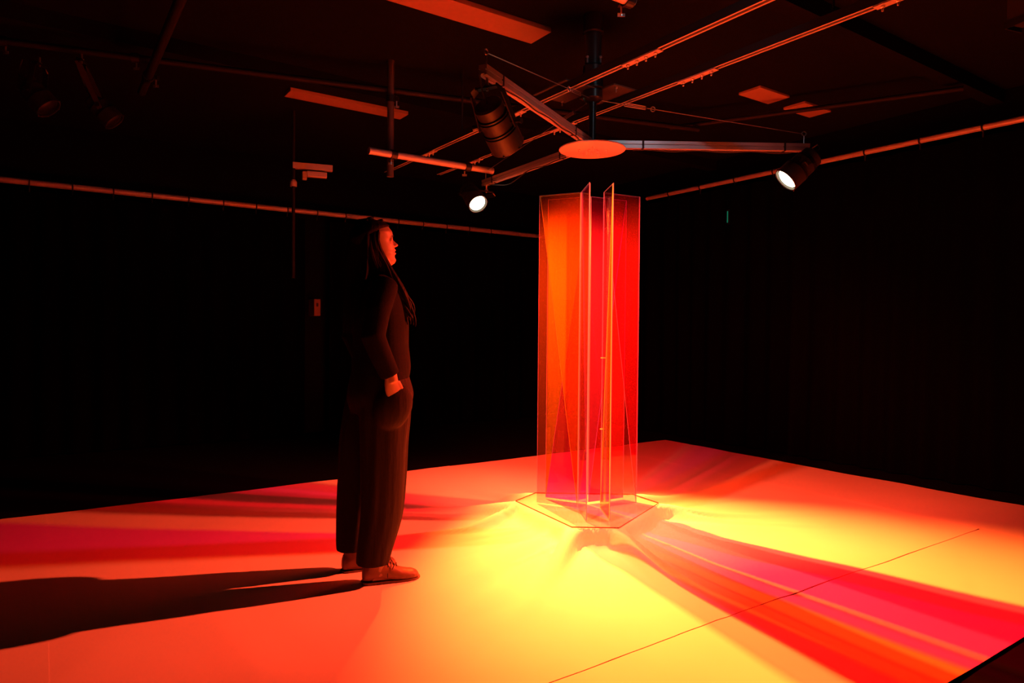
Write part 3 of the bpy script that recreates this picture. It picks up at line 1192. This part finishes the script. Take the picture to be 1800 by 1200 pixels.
def hand_mesh(b, wrist, dirv, out, thumb):
    """palm, four unequal bent fingers and a thumb off the side of the palm"""
    wrist, dirv, out, thumb = Vector(wrist), Vector(dirv).normalized(), Vector(out).normalized(), Vector(thumb).normalized()
    rs = []
    for t, hw, th in ((-0.03, 0.026, 0.020), (0.0, 0.027, 0.018), (0.03, 0.036, 0.017), (0.06, 0.041, 0.015), (0.088, 0.040, 0.012)):
        c = wrist + dirv * t
        rs.append([c + thumb * hw * math.cos(q) + out * th * math.sin(q) for q in [2 * math.pi * j / 20 for j in range(20)]])
    b.rings(rs)
    for k, ln in enumerate((0.070, 0.078, 0.073, 0.057)):
        r0 = wrist + dirv * 0.080 + thumb * (0.030 - 0.020 * k)
        p1 = r0 + dirv * ln * 0.45
        p2 = p1 + (dirv * 0.9 - out * 0.45).normalized() * ln * 0.33
        p3 = p2 + (dirv * 0.7 - out * 0.75).normalized() * ln * 0.27
        b.tube([r0, p1, p2, p3], [0.0095, 0.009, 0.008, 0.0065], 12)
    t0 = wrist + dirv * 0.025 + thumb * 0.028
    t1 = t0 + (dirv * 0.9 + thumb * 0.3).normalized() * 0.035
    t2 = t1 + (dirv * 0.95 + thumb * 0.2 - out * 0.2).normalized() * 0.03
    b.tube([t0, t1, t2], [0.014, 0.011, 0.008], 12)


SH = {-1: Vector((0.005, -0.175, 1.395)), 1: Vector((0.005, 0.175, 1.395))}
EL = {-1: Vector((-0.060, -0.235, 1.165)), 1: Vector((-0.060, 0.235, 1.165))}
WR = {-1: Vector((0.022, -0.222, 0.980)), 1: Vector((0.022, 0.222, 0.980))}
b = MB()
head_mesh(b)
b.rings(interp_rings([(0.86, 0.02, 0, 0.10, 0.15), (0.98, 0.025, 0, 0.095, 0.14), (1.10, 0.03, 0, 0.085, 0.125), (1.25, 0.03, 0, 0.10, 0.145), (1.36, 0.015, 0, 0.085, 0.155), (1.44, 0.005, 0, 0.055, 0.07)], 4))
for s in (-1, 1):
    b.tube([SH[s] - Vector((0, s * 0.05, 0)), SH[s], EL[s], WR[s] + Vector((0, 0, 0.03)), WR[s] - Vector((-0.012, 0, 0.02))], [0.05, 0.046, 0.036, 0.027, 0.025], 18)
    hand_mesh(b, WR[s], (0.30, -s * 0.12, -1.0), (0.25, s * 1.0, 0.0), (0.95, -s * 0.2, 0.1))
    lx = 0.0 if s < 0 else -0.06
    b.tube([(0.02, s * 0.085, 0.88), (0.03 + lx * 0.5, s * 0.09, 0.5), (lx, s * 0.096, 0.08), (lx + 0.01, s * 0.096, 0.05)], [0.085, 0.058, 0.036, 0.038], 18)
    b.tube([(lx - 0.03, s * 0.096, 0.045), (lx + 0.08, s * 0.098, 0.04), (lx + 0.15, s * 0.100, 0.034)], [0.03, 0.032, 0.02], 14)
person = b.build('person', 'skin', None, voxel=0.0038, smooth_it=2)
person.matrix_world = PM
tag(person, 'standing person in dark clothes and red-brown boots, hand in pocket, looking up at the column', 'person')

# --- trousers
b = MB()
b.rings(interp_rings([(0.80, 0.022, 0, 0.130, 0.185), (0.88, 0.028, 0, 0.155, 0.195), (0.96, 0.026, 0, 0.140, 0.180), (1.04, 0.022, 0, 0.115, 0.155)], 5, amp=0.03))
LEGK = {
    -1: [(0.100, -0.025, -0.095, 0.076, 0.066), (0.16, -0.018, -0.097, 0.082, 0.070), (0.32, 0.012, -0.099, 0.098, 0.080), (0.48, 0.022, -0.097, 0.106, 0.092),
         (0.66, 0.026, -0.092, 0.114, 0.104), (0.80, 0.030, -0.088, 0.122, 0.108), (0.90, 0.03, -0.08, 0.115, 0.10)],
    1: [(0.115, -0.085, 0.098, 0.072, 0.064), (0.16, -0.082, 0.100, 0.078, 0.069), (0.32, -0.065, 0.100, 0.096, 0.079), (0.48, -0.048, 0.098, 0.108, 0.092),
        (0.66, -0.030, 0.092, 0.118, 0.104), (0.80, 0.0, 0.088, 0.128, 0.108), (0.90, 0.01, 0.08, 0.120, 0.10)]}
for s in (-1, 1):
    b.rings(interp_rings(LEGK[s], 8, amp=0.085, seed=s * 3.1))
    # pocket pushed out by the hand
    b.ellipsoid((0.046, s * 0.184, 0.845), (0.088, 0.056, 0.112), Matrix.Rotation(R(24), 3, 'Y'))
tr = b.build('trousers', 'trouser_cloth', person, voxel=0.006, smooth_it=7)

# --- jacket
b = MB()
b.rings(interp_rings([(0.955, 0.030, 0, 0.128, 0.178), (1.02, 0.032, 0, 0.136, 0.180), (1.12, 0.030, 0, 0.128, 0.172), (1.24, 0.026, 0, 0.128, 0.180), (1.34, 0.012, 0, 0.114, 0.182),
                      (1.40, 0.004, 0, 0.095, 0.150), (1.445, 0.0, 0, 0.075, 0.085)], 6, amp=0.04))
for s in (-1, 1):
    b.tube([SH[s] - Vector((0, s * 0.07, 0)), SH[s], SH[s] * 0.5 + EL[s] * 0.5 + Vector((-0.01, s * 0.006, 0)), EL[s], EL[s] * 0.5 + WR[s] * 0.5, WR[s] + Vector((0.0, 0, 0.010))],
           [0.06, 0.062, 0.060, 0.056, 0.050, 0.044], 22)
jk = b.build('jacket', 'jacket_wool', person, voxel=0.006, smooth_it=3)

# --- hair: a cap over the skull and long locks down the back and over the front of the shoulders
b = MB()
rs = []
for i in range(30):
    z = 0.040 + 0.196 * i / 29
    k = prof(BK, min(z, 0.222)) - 0.018
    h = prof(HW, min(z - 0.002, 0.222)) + 0.010
    f = -0.006 + 0.094 * smooth01((z - 0.140) / 0.045)           # hairline climbs to the forehead
    f = min(f, prof(FR, min(z - 0.006, 0.222)) + 0.004)
    if z > 0.21:
        q = (z - 0.21) / 0.026
        k, f, h = k * (1 - q) - 0.01 * q, f * (1 - q) + 0.012 * q, h * (1 - q) + 0.012 * q
    mid = (k + f) / 2
    rs.append([head_to_local((mid + (f - k) / 2 * (abs(math.cos(a)) ** 0.95) * (1 if math.cos(a) > 0 else -1),
                              h * (abs(math.sin(a)) ** 0.9) * (1 if math.sin(a) > 0 else -1), z)) for a in [2 * math.pi * j / 40 for j in range(40)]])
b.rings(rs)


def lock(pts, r0, seed):
    P = [Vector(p) for p in pts]
    path, rad = [], []
    N = 16
    for i in range(N + 1):
        t = i / N * (len(P) - 1)
        k = min(int(t), len(P) - 2)
        q = t - k
        a, c = P[k], P[k + 1]
        p = P[max(k - 1, 0)]
        d = P[min(k + 2, len(P) - 1)]
        m0, m1 = (c - p) / 2, (d - a) / 2
        pt = a * (2 * q ** 3 - 3 * q ** 2 + 1) + m0 * (q ** 3 - 2 * q ** 2 + q) + c * (-2 * q ** 3 + 3 * q ** 2) + m1 * (q ** 3 - q ** 2)
        f = i / N
        pt += Vector((noise.noise(Vector((f * 4, seed, 0))), noise.noise(Vector((f * 4, seed, 9))), 0)) * 0.016 * f
        path.append(pt)
        rad.append(r0 * (0.7 + 0.5 * math.sin(math.pi * min(1, f * 1.1))) * (1 - 0.75 * f ** 3))
    b.tube(path, rad, 8)


rnd = random.Random(9)
for s in (-1, 1):
    for i in range(26):          # over the front of the shoulder to the chest
        t = i / 25
        top = head_to_local((0.050 - 0.07 * t, s * 0.03, 0.212 - 0.01 * t))
        sd = head_to_local((-0.002 - 0.055 * t + rnd.uniform(-.006, .006), s * (0.080 + 0.004 * rnd.random()), 0.11))
        jw = head_to_local((0.034 - 0.085 * t, s * (0.074 + 0.01 * rnd.random()), -0.012))
        sh = Vector((0.105 - 0.075 * t + rnd.uniform(-.01, .01), s * (0.095 + 0.03 * rnd.random() - 0.03 * t), 1.385 - 0.01 * t))
        en = Vector((0.165 - 0.055 * t + rnd.uniform(-.012, .012), s * (0.085 + 0.045 * rnd.random()), 1.255 + rnd.uniform(-.05, .04)))
        mid2 = sh * 0.4 + en * 0.6 + Vector((0.012, 0, 0))
        lock([top, sd, jw, sh, mid2, en], 0.0115, i * 1.7 + s)
    for i in range(22):          # down the back
        t = i / 21
        top = head_to_local((-0.02 - 0.03 * t, s * 0.02, 0.226))
        sd = head_to_local((-0.05 - 0.065 * t, s * (0.086 - 0.075 * t), 0.12))
        nk = Vector((-0.06 - 0.055 * t, s * (0.085 - 0.075 * t), 1.46))
        en = Vector((-0.105 - 0.03 * t + rnd.uniform(-.01, .01), s * (0.12 - 0.105 * t), 1.22 + rnd.uniform(-.05, .05)))
        lock([top, sd, nk, nk * 0.5 + en * 0.5 + Vector((-0.01, 0, 0)), en], 0.011, 60 + i * 1.3 + s)
b.build('hair', 'hair', person, smooth=True)
# brows
for s in (-1, 1):
    b = MB()
    b.tube([head_to_local((0.093, s * 0.012, 0.1275)), head_to_local((0.0925, s * 0.028, 0.1310)), head_to_local((0.080, s * 0.048, 0.1285))], [0.002, 0.0028, 0.001], 8)
    b.build('eyebrow', 'hair', person)

# --- boots
for s in (-1, 1):
    lx = 0.0 if s < 0 else -0.06
    splay = -4 * (-s)
    Mb = Matrix.Translation((lx, s * 0.096, 0)) @ Matrix.Rotation(R(3 * s), 4, 'Z')
    b = MB()
    # along the foot: (x, half width, top z, bottom z)
    rs = []
    for x, hw, zt, zb in ((-0.074, 0.014, 0.075, 0.030), (-0.068, 0.026, 0.095, 0.025), (-0.050, 0.034, 0.105, 0.024), (-0.02, 0.036, 0.108, 0.024), (0.02, 0.037, 0.106, 0.024), (0.05, 0.039, 0.096, 0.020),
                          (0.08, 0.043, 0.082, 0.014), (0.11, 0.047, 0.068, 0.012), (0.14, 0.0475, 0.060, 0.012), (0.165, 0.043, 0.056, 0.013), (0.184, 0.031, 0.047, 0.014), (0.193, 0.014, 0.035, 0.017)):
        rs.append([Mb @ Vector((x, hw * (abs(math.cos(a)) ** 0.75) * (1 if math.cos(a) > 0 else -1) * (1.0 if math.sin(a) < 0 else (1 - 0.22 * math.sin(a))),
                                (zt + zb) / 2 + (zt - zb) / 2 * (abs(math.sin(a)) ** 0.8) * (1 if math.sin(a) > 0 else -1))) for a in [2 * math.pi * j / 28 for j in range(28)]])
    b.rings(rs)
    rs = []
    for z, cx, rx, ry in ((0.05, -0.012, 0.056, 0.034), (0.09, -0.012, 0.054, 0.037), (0.12, -0.014, 0.051, 0.038), (0.155, -0.016, 0.051, 0.040)):
        rs.append([Mb @ p for p in ell(cx, 0, z, rx, ry, 28)])
    b.rings(rs)
    bo = b.build('boot', 'boot_leather', person, voxel=0.004, smooth_it=2)
    # sole with a stacked heel
    b = MB()

    def outline(x0, x1, z0, z1, grow):
        xs = [-0.078, -0.070, -0.052, -0.02, 0.02, 0.05, 0.08, 0.11, 0.14, 0.165, 0.186, 0.199]
        ws = [0.014, 0.027, 0.036, 0.038, 0.037, 0.038, 0.044, 0.049, 0.0495, 0.045, 0.033, 0.012]
        pts = [(x, w_) for x, w_ in zip(xs, ws) if x0 <= x <= x1]
        ring = [Vector((x, w_ + grow, 0)) for x, w_ in pts] + [Vector((x, -w_ - grow, 0)) for x, w_ in reversed(pts)]
        return [[Mb @ (p + Vector((0, 0, z))) for p in ring] for z in (z0, z1)]
    b.rings(outline(-1, 1, 0.0195, 0.0265, 0.001) if False else outline(-1, 1, 0.0125, 0.0225, 0.001))
    b.rings(outline(-1, 0.03, 0.0, 0.0135, 0.0))
    b.rings(outline(0.04, 1, 0.003, 0.0130, 0.0))
    b.build('sole', 'boot_sole', bo)
    # laces
    b = MB()
    for i in range(4):
        x, z = 0.042 + 0.014 * i, 0.1035 - 0.0075 * i
        b.tube([Mb @ Vector((x, -0.026, z - 0.012)), Mb @ Vector((x + 0.004, 0, z + 0.001)), Mb @ Vector((x, 0.026, z - 0.012))], 0.0022, 6)
    for q in (-1, 1):
        b.tube([Mb @ Vector((0.045, 0, 0.106)), Mb @ Vector((0.058, q * 0.018, 0.116)), Mb @ Vector((0.070, q * 0.032, 0.095)), Mb @ Vector((0.060, q * 0.038, 0.075))], 0.002, 6)
        b.tube([Mb @ Vector((0.045, 0, 0.106)), Mb @ Vector((0.040, q * 0.028, 0.085)), Mb @ Vector((0.038, q * 0.043, 0.040))], 0.002, 6)
    b.build('laces', 'lace', bo)
